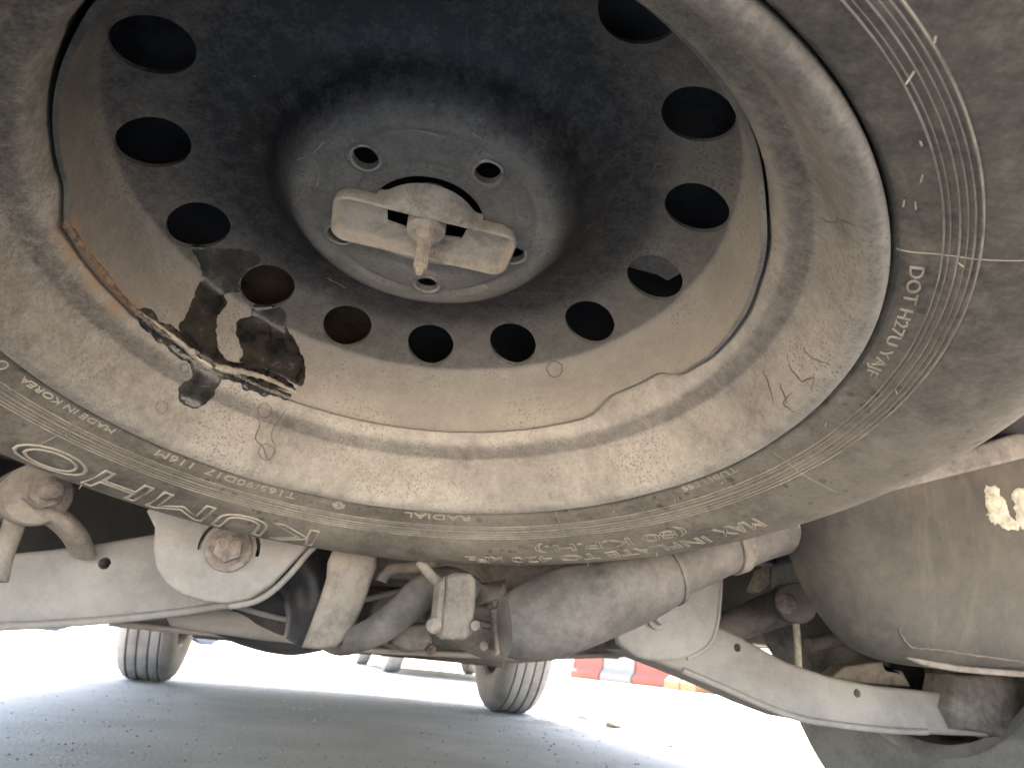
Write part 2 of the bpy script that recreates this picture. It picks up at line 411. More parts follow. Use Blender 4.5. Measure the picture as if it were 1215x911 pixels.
def disc_fn(r, z, a, k):
    d = ang(a); gap = .0016*bumpf(d, 124, 164, 8)+.0004*bumpf(d, 8, 24, 8)
    if z is None:
        e = edge_z(a)
        if k < top_n: z = e+(-.068-e)*k/top_n; r = r-(.0009 if k == 0 else 0)
        else: z = e-.0006 if k == len(full)-1 else -.066
        if k == len(full)-1: r -= .0006
    if r > .187 and z > -.09: r -= gap
    # stamped arcs in the hub pad between the bolt holes
    if k < nf and .035 < r < .082:
        m = (d-math.degrees(PL)+3600) % 72; m = min(m, 72-m)     # 0 at holes, 36 between
        z += (-.0011*math.exp(-((r-.0665)/.0022)**2)*smooth01((m-14)/8) + .0006*math.exp(-((r-.0705)/.002)**2)*smooth01((m-14)/8))
        z += -.0007*math.exp(-((r-.045)/.002)**2)*smooth01((m-10)/10)
        for h in range(5):
            aa = PL-h*2*PI/5; dd = math.hypot(r*math.cos(a)-.05715*math.cos(aa), r*math.sin(a)-.05715*math.sin(aa))
            z += .0016*smooth01((.0125-dd)/.0025)
        z += .00025*noise.noise(Vector((r*math.cos(a)*140, r*math.sin(a)*140, 0)))
    elif k < nf:
        z += .0004*noise.noise(Vector((r*math.cos(a)*22, r*math.sin(a)*22, 3)))
    return r, z
vs, fs = revolve_data(full, 540, closed=True, fn=disc_fn)
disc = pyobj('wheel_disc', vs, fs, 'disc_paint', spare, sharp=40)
bpy.context.view_layer.update()
cb = bmesh.new()
for i in range(NV):
    a = PV+i*2*PI/NV; c = Vector((RV*math.cos(a), RV*math.sin(a), ZV)); tube_bm([c-Vector((0, 0, .03)), c+Vector((0, 0, .03))], RH, 48, bm=cb)
for i in range(5):
    a = PL-i*2*PI/5; c = Vector((.05715*math.cos(a), .05715*math.sin(a), ZL)); tube_bm([c-Vector((0, 0, .03)), c+Vector((0, 0, .03))], RL, 32, bm=cb)
cut(disc, cb)
# rolled rims of the vent holes and seats of the bolt holes
def ring_bm(c, R, r, seg=48, sq=1):
    bm = bmesh.new(); n = 10; rows = []
    for i in range(seg):
        a = 2*PI*i/seg
        rows.append([bm.verts.new((c[0]+(R+r*math.cos(2*PI*k/n))*math.cos(a), c[1]+(R+r*math.cos(2*PI*k/n))*math.sin(a), c[2]+r*sq*math.sin(2*PI*k/n))) for k in range(n)])
    for i in range(seg):
        A, B = rows[i], rows[(i+1) % seg]
        for k in range(n): bm.faces.new((A[k], A[(k+1) % n], B[(k+1) % n], B[k]))
    return bm
for i in range(5):
    a = PL-i*2*PI/5
    obj('bolt_seat', ring_bm((.05715*math.cos(a), .05715*math.sin(a), ZL+.0002), RL+.0011, .0010, 40), 'seat_steel', spare)

# raycasts on the finished wheel
bpy.context.view_layer.update()
def bvh_of(objs):
    vs, ps = [], []
    for o in objs:
        b = len(vs); mw = o.matrix_world
        vs += [mw @ v.co for v in o.data.vertices]; ps += [tuple(b+i for i in p.vertices) for p in o.data.polygons]
    return BVHTree.FromPolygons(vs, ps)
wheel_bvh = bvh_of([tyre, rim, disc])
def hit(px, py, tree=None):
    r = ray(px, py).normalized(); loc, nrm, i, d = (tree or wheel_bvh).ray_cast(Vector((0, 0, H0)), r)
    if loc is None: return None
    if nrm.dot(r) > 0: nrm = -nrm
    return loc, nrm
def inside(x, y, P):
    c = False; n = len(P)
    for i in range(n):
        x1, y1 = P[i]; x2, y2 = P[i-1]
        if (y1 > y) != (y2 > y) and x < (x2-x1)*(y-y1)/(y2-y1)+x1: c = not c
    return c
def film(name, poly, m, parent, inv, tree=None, step=3.5, off=.0003, thick=.0005, wob=2.5, jump=.012):
    """thin film (spilt liquid, caked mud) lying on the surface; outline roughened, real thickness"""
    P = resample(poly, 1.6)
    P = [(x+wob*noise.noise(Vector((x*.11, y*.11, 1)))+wob*.45*noise.noise(Vector((x*.4, y*.4, 5))), y+wob*noise.noise(Vector((x*.11, y*.11, 9)))+wob*.45*noise.noise(Vector((x*.4, y*.4, 3)))) for x, y in P]
    inner = [Vector(q) for q in offset_poly(P, 1.6) if inside(q[0], q[1], P)]
    x0, x1 = min(p[0] for p in P), max(p[0] for p in P); y0, y1 = min(p[1] for p in P), max(p[1] for p in P)
    pts = [Vector(p) for p in P]; nb_ = len(pts); y = y0
    pts += inner[::2]
    while y < y1:
        x = x0
        while x < x1:
            q = (x+random.uniform(-1, 1), y+random.uniform(-1, 1))
            if inside(q[0], q[1], P) and min((Vector(q)-pts[k]).length for k in range(nb_)) > 3: pts.append(Vector(q))
            x += step
        y += step
    V, E_, F, ov, oe, of = delaunay_2d_cdt(pts, [(k, (k+1) % nb_) for k in range(nb_)], [list(range(nb_))], 1, 1e-5)
    bm = bmesh.new(); G = []
    for k, v in enumerate(V):
        h = hit(v.x, v.y, tree)
        edge = any(i < nb_ for i in ov[k])
        G.append(bm.verts.new(inv @ (h[0]+h[1]*(off+(0 if edge else thick)))) if h else None)
    for f in F:
        q = [G[i] for i in f]
        if all(q) and max((a.co-b.co).length for a in q for b in q) < jump:
            try: bm.faces.new(q)
            except ValueError: pass
    for v in [v for v in bm.verts if not v.link_faces]: bm.verts.remove(v)
    bmesh.ops.recalc_face_normals(bm, faces=bm.faces)
    return obj(name, bm, m, parent, sharp=180, normals=False)
def streak_line(name, pts, wpx, m, parent, inv, tree=None, off=.0001, raised=.4, wob=1.2, step=4):
    q = catmull([Vector((*p, 0)) for p in pts], step); path, rad = [], []
    n = len(q)
    for i, v in enumerate(q):
        h = hit(v.x+wob*noise.noise(Vector((i*.6, 1, 0))), v.y+wob*noise.noise(Vector((i*.6, 7, 0))), tree)
        if not h: continue
        w = wpx(i/(n-1)) if callable(wpx) else wpx
        d = (h[0]-Vector((0, 0, H0))).length; r = w*d/FPX/2
        path.append(inv @ (h[0]+h[1]*(off))); rad.append(max(r*(.8+.4*random.random()), .0002))
    if len(path) < 3: return None
    return obj(name, tube_bm(path, rad, 8), m, parent)

# spilt liquid on the disc and rim
wet1 = [(228, 292), (262, 294), (300, 298), (308, 310), (296, 318), (288, 330), (286, 345), (268, 348), (270, 362), (258, 376), (256, 395), (262, 420), (270, 430), (256, 428), (232, 416), (213, 392), (222, 372), (232, 345), (240, 325), (233, 305)]
wet2 = [(300, 362), (325, 362), (338, 368), (340, 385), (350, 405), (362, 430), (360, 457), (344, 452), (318, 440), (285, 430), (288, 418), (280, 395), (282, 380), (296, 376)]
wet3 = [(162, 368), (178, 366), (190, 382), (205, 388), (230, 405), (262, 426), (300, 432), (330, 444), (352, 462), (330, 462), (300, 458), (285, 455), (262, 448), (240, 440), (215, 426), (192, 408), (168, 388)]
wet4 = [(226, 424), (262, 440), (254, 466), (246, 478), (232, 484), (218, 480), (212, 468), (216, 455), (228, 446)]
wet5 = [(286, 448), (308, 456), (330, 462), (345, 468), (338, 474), (322, 468), (312, 470), (300, 464), (288, 462)]
for w in (wet1, wet2, wet3, wet4, wet5):
    lab(film('wet_stain', w, 'wet_film', spare, WMI, off=.0002), 'dark glossy wet patch of spilt liquid')
# pale bead over the seam and rusty weld
p = streak_line('seam_bead', [(166, 371), (190, 388), (215, 408), (240, 428), (262, 437), (290, 442), (318, 450), (345, 463), (372, 476)], lambda t: 2.5+5.5*math.sin(PI*min(1, t*1.02))**1, 'sealant', spare, WMI)
lab(p, 'pale seam ridge running through the wet patch')
def add_blobs(mname, pix, radius, color, strength=.85):
    """soft coloured bloom around points of the wheel surface, in the wheel's own coordinates"""
    m = MATS[mname]; n = m.node_tree.nodes; l = m.node_tree.links; b = n['Principled BSDF']
    src = b.inputs['Base Color'].links[0].from_socket
    tc = n.new('ShaderNodeTexCoord'); cur = None
    nz = n.new('ShaderNodeTexNoise'); nz.inputs['Scale'].default_value = 130; nz.inputs['Detail'].default_value = 7; nz.inputs['Roughness'].default_value = .75; l.new(tc.outputs['Object'], nz.inputs['Vector'])
    for px, py in pix:
        h = hit(px, py)
        if not h: continue
        q = WMI @ h[0]; v = n.new('ShaderNodeVectorMath'); v.operation = 'DISTANCE'; l.new(tc.outputs['Object'], v.inputs[0]); v.inputs[1].default_value = q
        if cur is None: cur = v.outputs['Value']
        else:
            mn = n.new('ShaderNodeMath'); mn.operation = 'MINIMUM'; l.new(cur, mn.inputs[0]); l.new(v.outputs['Value'], mn.inputs[1]); cur = mn.outputs[0]
    mr = n.new('ShaderNodeMapRange'); l.new(cur, mr.inputs[0]); mr.inputs[1].default_value = radius; mr.inputs[2].default_value = radius*.2
    ad = n.new('ShaderNodeMath'); ad.operation = 'ADD'; l.new(mr.outputs[0], ad.inputs[0]); l.new(nz.outputs['Fac'], ad.inputs[1])
    m2 = n.new('ShaderNodeMapRange'); l.new(ad.outputs[0], m2.inputs[0]); m2.inputs[1].default_value = .72; m2.inputs[2].default_value = 1.35; m2.inputs[4].default_value = strength
    mk = n.new('ShaderNodeMix'); mk.data_type = 'RGBA'; l.new(m2.outputs[0], mk.inputs[0]); l.new(src, mk.inputs[6]); mk.inputs[7].default_value = (*color, 1)
    l.new(mk.outputs[2], b.inputs['Base Color'])
rust_px = [(76, 268), (84, 282), (94, 296), (104, 310), (114, 323), (125, 336), (136, 347), (147, 357), (158, 366), (88, 300), (112, 334), (138, 362)]
for mn_ in ('rim_paint', 'disc_paint'): add_blobs(mn_, rust_px, .0125, (.20, .135, .085), .75)
p = streak_line('weld_bead', [(76, 264), (92, 285), (110, 308), (130, 335), (150, 358), (164, 372)], lambda t: 6.5+2*math.sin(t*13), 'weld_rust', spare, WMI, wob=2)
lab(p, 'rusty brown weld bead')
# dried drop marks and hairline cracks in the caked dust
for cx, cy, r in [(192, 483, 7), (219, 437, 5), (314, 487, 8), (658, 438, 9), (783, 201, 7), (316, 536, 9), (640, 170, 6)]:
    pts = [(cx+r*math.cos(2*PI*k/14)*(1+.1*math.sin(3*k)), cy+r*1.05*math.sin(2*PI*k/14)) for k in range(15)]
    streak_line('drop_mark', pts, 1.1, 'water_mark', spare, WMI, wob=.8, step=3)
CR = [[(304, 490), (308, 505), (303, 520), (312, 530), (318, 545), (327, 535), (322, 515), (330, 500), (338, 488)], [(953, 412), (960, 422), (972, 428), (985, 432)], [(934, 420), (938, 436), (946, 446), (952, 452), (966, 448), (962, 462)],
      [(932, 238), (946, 242), (962, 238)], [(975, 258), (985, 264), (1000, 262), (1015, 268)], [(905, 440), (912, 455), (918, 478)], [(925, 455), (935, 480)], [(992, 258), (997, 268), (1003, 275)], [(940, 465), (930, 478), (944, 490)]]
for c in CR: streak_line('dust_crack', c, lambda t: .6+1.1*math.sin(PI*t), 'water_mark', spare, WMI, wob=1.5, step=3)

SCR = [[(372, 190), (378, 205), (376, 222)], [(385, 168), (372, 182)], [(440, 318), (456, 326), (470, 338)], [(500, 352), (515, 350)], [(560, 342), (574, 338), (580, 345)], [(612, 252), (620, 262)], [(352, 190), (364, 186)],
       [(560, 158), (572, 166)], [(470, 152), (500, 156), (530, 164)], [(388, 330), (412, 342)], [(640, 240), (646, 252)], [(300, 90), (304, 92)], [(930, 150), (944, 156)], [(952, 140), (964, 146)], [(985, 320), (992, 318)], [(104, 52), (106, 60)], [(106, 186), (110, 192)]]
for c in SCR: streak_line('scratch', c, 1.3, 'ridge_rubber', spare, WMI, wob=1.2, step=3, off=-.0001)
# moulded lettering on the sidewall (reads clockwise as seen from below, tops outwards)
def lettering(body, a0, a1, r0, r1, m='letter_rubber', outline=0, ext=.00035, part='lettering', bold=0, circle=False):
    cu = bpy.data.curves.new('txt', 'FONT'); cu.body = body; cu.size = 1; cu.resolution_u = 3
    if outline:
        cu.fill_mode = 'NONE'; cu.bevel_depth = outline; cu.bevel_resolution = 1; cu.resolution_u = 4
    else:
        cu.extrude = .05; cu.offset = bold
    to = bpy.data.objects.new('txt', cu); C.objects.link(to)
    bpy.context.view_layer.update()
    me = bpy.data.meshes.new_from_object(to.evaluated_get(bpy.context.evaluated_depsgraph_get()))
    bpy.data.objects.remove(to)
    xs = [v.co.x for v in me.vertices]; ys = [v.co.y for v in me.vertices]
    xa, xb, ya, yb = min(xs), max(xs), min(ys), max(ys); zs = max(abs(v.co.z) for v in me.vertices)
    for v in me.vertices:
        a = R_(a0+(a1-a0)*(v.co.x-xa)/(xb-xa)); r = r0+(r1-r0)*(v.co.y-ya)/(yb-ya)
        v.co = (r*math.cos(a), r*math.sin(a), tyre_z(r)+ridge(r)*.6+tyre_off(r, a)+.00012+ext*(.4+.9*v.co.z/zs))
    return link(part, me, m, tyre, smooth=False)
L = lettering
L('DOT H27U YAJF', 18.3, -2, .2385, .2452)
L('TUBELESS', -33, -44.5, .2375, .2412)
L('RADIAL', -88, -101, .2385, .2432)
L('T165/90D17  116M', -122, -148, .2385, .2440)
L('MADE IN KOREA', -156, -173, .2385, .2425)
L('E4', -112.6, -115, .2395, .2432)
L('(80 K.P.H.)', 310.5-360, 283-360, .268, .281, outline=.02)
L('INFLATE TO 420 kPa', 312-360, 270-360, .2875, .3000, outline=.02)
L('MAX', 321.5-360, 314-360, .282, .297, outline=.025)
lab(L('KUMHO', 244.5-360, 197.5-360, .272, .303, outline=.02, ext=.0007), 'large hollow outlined maker name moulded in the rubber')
def tyre_ring(a, r, rad, w=.0004):
    a = R_(a); c = (r*math.cos(a), r*math.sin(a)); bm = bmesh.new()
    path = []
    for k in range(25):
        x = c[0]+rad*math.cos(2*PI*k/24); y = c[1]+rad*math.sin(2*PI*k/24); path.append((x, y, tyre_z(math.hypot(x, y))+.0002))
    return obj('moulded_ring', tube_bm(path, w, 6), 'letter_rubber', tyre)
for r_, w_ in [(.2503, .00038), (.2522, .00022), (.2550, .00034), (.2573, .00022), (.2594, .00032), (.2615, .00042)]:
    path = [(r_*math.cos(2*PI*k/360), r_*math.sin(2*PI*k/360), tyre_z(r_)+.00035+.0001*noise.noise(Vector((k*.3, r_*900, 0)))) for k in range(361)]
    obj('moulded_ridge', tube_bm(path, [w_*(1+.5*noise.noise(Vector((k*.11, r_*2000, 2)))) for k in range(361)], 6, caps=False), 'ridge_rubber', tyre)
tyre_ring(-113.8, .2413, .0035); tyre_ring(-176.5, .2415, .0033); tyre_ring(-113.8, .2413, .0022, .0003)
# raised radial mould lines
def px_theta(x, y):
    h = hit(x, y)
    if not h: return None
    q = WMI @ h[0]; return math.degrees(math.atan2(q.y, q.x))
for (xa, ya, ra, rb) in [(1095, 300, .2355, .285), (930, 545, .2355, .288), (661, 612, .2355, .252), (75, 512, .243, .279)]:
    t = px_theta(xa, ya)
    if t is None: continue
    path = [(r*math.cos(R_(t)), r*math.sin(R_(t)), tyre_z(r)+.0002+ridge(r)) for r in [ra+(rb-ra)*k/24 for k in range(25)]]
    obj('mould_line', tube_bm(path, .00028, 6), 'ridge_rubber', tyre)
# rubber vent nibs
bm = bmesh.new()
for x, y, ln in [(97, 575, 3), (616, 669, 2.5), (698, 667, 2.5), (779, 656, 3), (948, 622, 2.5), (1050, 587, 2.8), (1083, 573, 3), (1107, 560, 3), (1130, 547, 3), (1138, 543, 3), (1164, 530, 3.5), (1198, 510, 3.5), (306, 634, 2),
                 (558, 617, 1.5), (595, 617, 1.5), (668, 628, 2), (728, 606, 1.5), (801, 592, 2), (805, 590, 2), (858, 572, 2), (945, 557, 2), (1063, 463, 2), (980, 502, 2), (1137, 312, 2.5), (1085, 85, 4), (1092, 168, 2), (1095, 208, 4), (1073, 238, 3), (1086, 240, 3), (10, 460, 2), (78, 515, 2), (547, 565, 1), (1110, 44, 2)]:
    h = hit(x, y)
    if not h: continue
    n_ = (h[1]+Vector((random.uniform(-.4, .4), random.uniform(-.4, .4), random.uniform(-.4, .2)))).normalized()
    tube_bm([WMI @ (h[0]-n_*.0005), WMI @ (h[0]+n_*ln*.0011)], [.0004, .0003], 6, bm=bm)
nb = obj('rubber_nibs', bm, 'ridge_rubber', tyre); nb['kind'] = 'stuff'

# ------------------------------------------------------------------ hanger that holds the wheel
hanger = thing('wheel_hanger', 'tan stamped steel tray with a threaded rod clamping the spare wheel through its hub', 'bracket')
hanger.matrix_world = WM.copy()
TA = R_(-19.2)
def hl(x, y, z):     # hanger local (long axis x) -> wheel local
    return (x*math.cos(TA)-y*math.sin(TA)-.002, x*math.sin(TA)+y*math.cos(TA)-.0050, z)
def rrect(hx, hy, r, n=8, m=44):
    P = []
    for cx, cy, a0 in ((hx-r, hy-r, 0), (-hx+r, hy-r, 90), (-hx+r, -hy+r, 180), (hx-r, -hy+r, 270)):
        for k in range(n+1): a = R_(a0+90*k/n); P.append((cx+r*math.cos(a), cy+r*math.sin(a)))
        if a0 in (0, 180):
            s = -1 if a0 == 0 else 1
            for k in range(1, m): P.append((cx*(1-k/m)+(-cx)*(k/m) if True else 0, cy+(r if a0 == 0 else -r)))
    return P
LZ = -.0868
loops = []
hx, hy = .0555, .0192
def tray_loop(off, z, inner=None, sink=0):
    r = max(.0015, .0095-off)
    P = rrect(hx-off, hy-off, r)
    out = []
    for x, y in P:
        zz = z
        if sink: zz -= sink*smooth01((.027-abs(x))/.005)
        out.append(hl(x, y, zz))
    return out
seq = [(.0012, LZ-.0095), (.0003, LZ-.0060), (0, LZ-.003), (.0002, LZ-.0012), (.0012, LZ), (.0022, LZ-.0004), (.0029, LZ-.0018), (.0033, LZ-.0036), (.0040, LZ-.0050), (.0052, LZ-.0058), (.0075, LZ-.0062), (.012, LZ-.0064), (.0165, LZ-.0064)]
vs, fs = [], []
for off, z in seq:
    lp = tray_loop(off, z); n = len(lp); vs += lp
for a in range(len(seq)-1):
    for k in range(n): fs.append((a*n+k, a*n+(k+1) % n, (a+1)*n+(k+1) % n, (a+1)*n+k))
fs.append(tuple(range((len(seq)-1)*n, len(seq)*n)))
tray = pyobj('tray', vs, fs, 'hanger_steel', hanger, sharp=70)
sm = tray.modifiers.new('s', 'SOLIDIFY'); sm.thickness = .0016; sm.offset = 1 if False else -1
bpy.context.view_layer.update()
me_ = bpy.data.meshes.new_from_object(tray.evaluated_get(bpy.context.evaluated_depsgraph_get())); tray.modifiers.clear(); tray.data = me_
tray.matrix_world = WM.copy()
bpy.context.view_layer.update()
cb = bmesh.new()
for s_ in (-1, 1):
    P = [hl(s_*.009, -.0015, 0), hl(s_*.023, .0005, 0), hl(s_*.025, hy-.0045, 0), hl(s_*.009, hy-.0045, 0)]
    if s_ < 0: P = P[::-1]
    A = [cb.verts.new((x, y, LZ-.02)) for x, y, _ in P]; B = [cb.verts.new((x, y, LZ-.0025)) for x, y, _ in P]
    cb.faces.new(A[::-1]); cb.faces.new(B)
    for k in range(4): cb.faces.new((A[k], A[(k+1) % 4], B[(k+1) % 4], B[k]))
cut(tray, cb)
# the pilot hump of the tray that drops into the hub bore, one on each long side
for sgn in (1, -1):
    rows = []; N = 40; RB = .0322
    for j in range(9):
        t = j/8; row = []
        for k in range(N+1):
            lx = (-1+2*k/N)*.0320; ly = hy-.0004
            d_ = math.sqrt(max(0, RB*RB-lx*lx))-ly; kk = .0013
            ya = ly+kk*math.log(1+math.exp(d_/kk))
            y = ly+(ya-ly)*t**.8
            row.append(hl(lx, y*sgn, LZ-.0007-(.0125*t**1.6)))
        rows.append(row)
    vs = [v for r in rows for v in r]; fs = [(j*(N+1)+k, j*(N+1)+k+1, (j+1)*(N+1)+k+1, (j+1)*(N+1)+k) for j in range(8) for k in range(N)]
    pyobj('pilot_flange', vs, fs, 'hanger_steel', hanger, sharp=80)
def lathe_local(name, pr, m, parent, seg=32, c=(0, 0)):
    vs, fs = revolve_data(pr, seg); vs = [(x+c[0], y+c[1], z) for x, y, z in vs]
    return pyobj(name, vs, fs, m, parent, sharp=40)
lathe_local('washer', [(.001, -.0870), (.0095, -.0870), (.0113, -.0880), (.0118, -.0900), (.0112, -.118), (.001, -.118)], 'hanger_steel', hanger)
lathe_local('nut', [(.001, -.0800), (.0056, -.0800), (.0066, -.0808), (.0070, -.083), (.0072, -.0868), (.001, -.0872)], 'hanger_steel', hanger, 6)
rp_ = []
z = -.0815
while z < -.0605:
    rp_ += [(.0041, z), (.0041, z+.0002), (.0036, z+.0007)]; z += .0014
lathe_local('threaded_rod', rp_+[(.0038, -.0598), (.0031, -.0592), (.0014, -.0592)], 'hanger_steel', hanger, 24)
lathe_local('rod_tip', [(.0023, -.0600), (.0023, -.0565), (.0019, -.0555), (.0003, -.0552)], 'hanger_steel', hanger, 12)
def well_plate(name, px, zl, m, th=.003):
    """flat plate of the wheel well lying in the wheel-parallel plane z = zl, above the wheel disc"""
    o_ = WMI @ Vector((0, 0, H0)); Q = []
    for x, y in px:
        d_ = (WMI.to_3x3() @ ray(x, y)); t_ = (zl-o_.z)/d_.z; Q.append(o_+d_*t_)
    bm = bmesh.new(); A = [bm.verts.new(q) for q in Q]; B = [bm.verts.new(q-Vector((0, 0, th))) for q in Q]; n = len(Q)
    bm.faces.new(A); bm.faces.new(B[::-1])
    for k in range(n): bm.faces.new((A[k], A[(k+1) % n], B[(k+1) % n], B[k]))
    o = obj(name, bm, m, WELL, smooth=False); o.matrix_world = WM.copy(); return o
# cable that goes up from the tray
obj('cable', tube_bm([(0, 0, -.105), (0, 0, -.17)], .003, 10), 'black_steel', hanger)

# ------------------------------------------------------------------ the car the wheel hangs under
car = thing('parked_car', 'dusty underside of a large parked car with control arms, exhaust and road wheels', 'car')
XC = .19
def tub(px, Y, rpx, **k):
    """tube through photo points; Y one value or list"""
    Ys = Y if isinstance(Y, (list, tuple)) else [Y]*len(px)
    pts = [at(a, b, y) for (a, b), y in zip(px, Ys)]
    rs = rpx if isinstance(rpx, (list, tuple)) else [rpx]*len(px)
    rs = [r*mpp(y) for r, y in zip(rs, Ys)]
    P, Rr = smooth_path(pts, rs, .008)
    return tube_bm(P, Rr, k.get('seg', 28), flat=k.get('flat', 1))
# floor, sides, ends
def panel(name, lo, hi, m, bev=.004, parent=car): return obj(name, box_bm(lo, hi, bev), m, parent)
fl = panel('floor_pan', (XC-.80, .66, .46), (XC+.80, 4.1, .49), 'black_steel')
o = panel('spare_well', (-.55, -.46, -.165), (.75, .42, -.15), 'black_steel'); o.matrix_world = Matrix.Translation(WT) @ Matrix.Rotation(R_(-9.5), 4, 'X') @ Matrix.Rotation(PI, 4, 'X')
for x0, x1 in ((-.50, -.40), (.44, .50)): panel('well_wall', (x0, -.1, .48), (x1, .62, .56), 'black_steel')
for i in range(5): panel('floor_rib', (XC-.62+i*.3, 1.15, .435), (XC-.56+i*.3, 3.0, .46), 'black_steel')
for s in (-1, 1): panel('chassis_rail', (XC+s*.47-.035, -.1, .50), (XC+s*.47+.035, 3.0, .545), 'black_steel')
panel('under_tray', (XC-.52, 2.55, .200), (XC+.52, 4.05, .235), 'dark_plastic', .01)
panel('under_tray', (XC-.40, 1.35, .245), (XC+.42, 2.5, .262), 'under_steel', .006)
for x0, x1 in ((XC-.93, XC-.42), (XC+.42, XC+.93)): panel('wheel_arch_liner', (x0, 1.34, .30), (x1, 1.40, .75), 'dark_plastic')
for s_ in (-1, 1): panel('wheel_arch_liner', (XC+s_*.60-.01, .0, .50), (XC+s_*.60+.01, 1.34, .75), 'dark_plastic')
WELL = car
well_plate('carrier_tab', [(735, 285), (820, 285), (815, 320), (792, 333), (780, 326), (738, 315)], -.135, 'tan_steel')
well_plate('floor_patch', [(280, 300), (360, 300), (470, 350), (470, 425), (400, 425), (285, 375)], -.134, 'brown_patch')
# subframe beams
o = plate('subframe', [(130, 700), (400, 690), (640, 705), (860, 700), (870, 760), (760, 775), (640, 781), (560, 779), (420, 772), (330, 762), (240, 752), (130, 741)], 1.02, .22, 'under_steel', car, .03, steps=6)
plate('subframe_skirt', [(190, 722), (330, 722), (400, 745), (400, 768), (340, 763), (280, 755), (200, 742)], .93, .07, 'arm_steel', car, .012, curve=True)
obj('axle_housing', tub([(235, 700), (300, 712), (350, 712), (410, 708)], .98, [30, 46, 56, 50], seg=36), 'black_steel', car)
obj('axle_housing', tub([(330, 640), (372, 690), (372, 730), (352, 765)], .84, [36, 34, 32, 16], seg=36), 'black_steel', car)

# control arms (stamped steel, deep section)
def bolt(px, py, Y, rpx, m='rust_bolt', parent=car, dx=0, dz=0):
    c = at(px, py, Y); r = rpx*mpp(Y); dirv = Vector((dx, -1, dz)).normalized()
    fo = obj('bolt', cyl_bm(c+dirv*.001, c+dirv*.006, r, 28, bevel=.0015), m, parent)
    bm = tube_bm([c+dirv*.004, c+dirv*.014, c+dirv*.0155], [r*.62, r*.62, r*.5], 6)
    h = obj('bolt_head', bm, m, fo)
    return fo
la = plate('control_arm', [(-120, 668), (-60, 663), (0, 657), (60, 651), (120, 643), (180, 633), (240, 640), (300, 655), (325, 690), (292, 715), (220, 727), (150, 735), (80, 741), (0, 746), (-60, 749), (-120, 751)], .80, .06, 'arm_steel', car, .006, cuts=[(124, 668, 6)])
lab(la, 'pale grey stamped left control arm with a round hole')
lip = tub([(-120, 749), (0, 743), (80, 739), (150, 733), (220, 725), (285, 715)], .797, 4, seg=10); obj('arm_flange', lip, 'arm_steel', la)
ra = plate('control_arm', [(845, 738), (880, 755), (935, 785), (985, 802), (1040, 813), (1100, 819), (1160, 826), (1205, 836), (1210, 866), (1180, 874), (1120, 872), (1050, 868), (990, 861), (945, 853), (900, 836), (860, 818), (805, 795), (740, 770), (760, 735)], .80, .06, 'arm_steel', car, .006,
           cuts=[(875, 768, 5), (1017, 822, 5.5), (1118, 834, 4.5)])
lab(ra, 'pale grey stamped right control arm curving down to the wheel')
obj('arm_flange', tub([(810, 795), (862, 817), (902, 835), (946, 851), (992, 859), (1052, 866), (1100, 868)], .797, 4, seg=10), 'arm_steel', ra)
obj('arm_bush', cyl_bm(at(1215, 850, .795), at(1165, 845, .88), .022, 24, bevel=.004), 'under_steel', ra)
# brackets holding the arms
lb = plate('arm_bracket', [(190, 590), (183, 625), (181, 650), (184, 672), (196, 692), (215, 705), (242, 713), (270, 716), (297, 710), (322, 694), (345, 670), (368, 646), (384, 636), (388, 590)], .72, .012, 'arm_steel', car, .004, curve=True)
lab(lb, 'rounded stamped bracket plate with a rusty bolt')
cb = bmesh.new()
c = at(272, 650, .72); rr = 30*mpp(.72)
for a0, a1 in ((100, 190), (-10, 62)):
    path = [c+Vector((math.cos(R_(a0+(a1-a0)*k/12))*rr, 0, math.sin(R_(a0+(a1-a0)*k/12))*rr)) for k in range(13)]
    rows = []
    for q in path:
        d = (q-c).normalized(); w = .0017
        rows.append([cb.verts.new(q+d*s*w+Vector((0, yy, 0))) for s, yy in ((-1, -.02), (1, -.02), (1, .03), (-1, .03))])
    for A, B in zip(rows, rows[1:]):
        for k in range(4): cb.faces.new((A[k], A[(k+1) % 4], B[(k+1) % 4], B[k]))
    cb.faces.new(rows[0]); cb.faces.new(rows[-1][::-1])
cut(lb, cb)
bolt(272, 652, .72, 24)
obj('bracket_flange', tub([(388, 636), (366, 655), (345, 680), (322, 702), (300, 714), (272, 719)], .728, 3.5, seg=10), 'arm_steel', lb)
plate('arm_bracket', [(198, 590), (190, 640), (200, 690), (250, 712), (310, 700), (380, 640), (386, 590)], .90, .008, 'under_steel', car, .003)
rb = plate('arm_bracket', [(735, 640), (728, 700), (728, 740), (736, 764), (755, 779), (785, 784), (815, 780), (838, 767), (850, 745), (855, 700), (857, 640)], .74, .012, 'arm_steel', car, .004, curve=True)
bolt(778, 733, .74, 14, 'arm_steel')
obj('bracket_flange', tub([(856, 650), (855, 700), (850, 745), (838, 768), (815, 781)], .745, 2.5, seg=10), 'arm_steel', rb)
# left link and bush
bush = obj('link_bush', cyl_bm(at(28, 590, .80), at(46, 586, .72), 31*mpp(.76), 32, bevel=.006), 'tan_steel', car)
obj('nut', cyl_bm(at(46, 586, .725), at(58, 583, .700), 17*mpp(.72), 6, bevel=.002), 'rust_bolt', bush)
obj('stud', cyl_bm(at(54, 584, .70), at(66, 581, .675), 8*mpp(.7), 16, bevel=.001), 'tan_steel', bush)
obj('link_arm', tub([(44, 600), (72, 618), (88, 635), (98, 655)], [.74, .75, .77, .79], [22, 22, 20, 17], flat=.5), 'tan_steel', car)
obj('link_rod', tub([(20, 608), (14, 630), (4, 656), (-4, 690)], .76, 10), 'tan_steel', car)
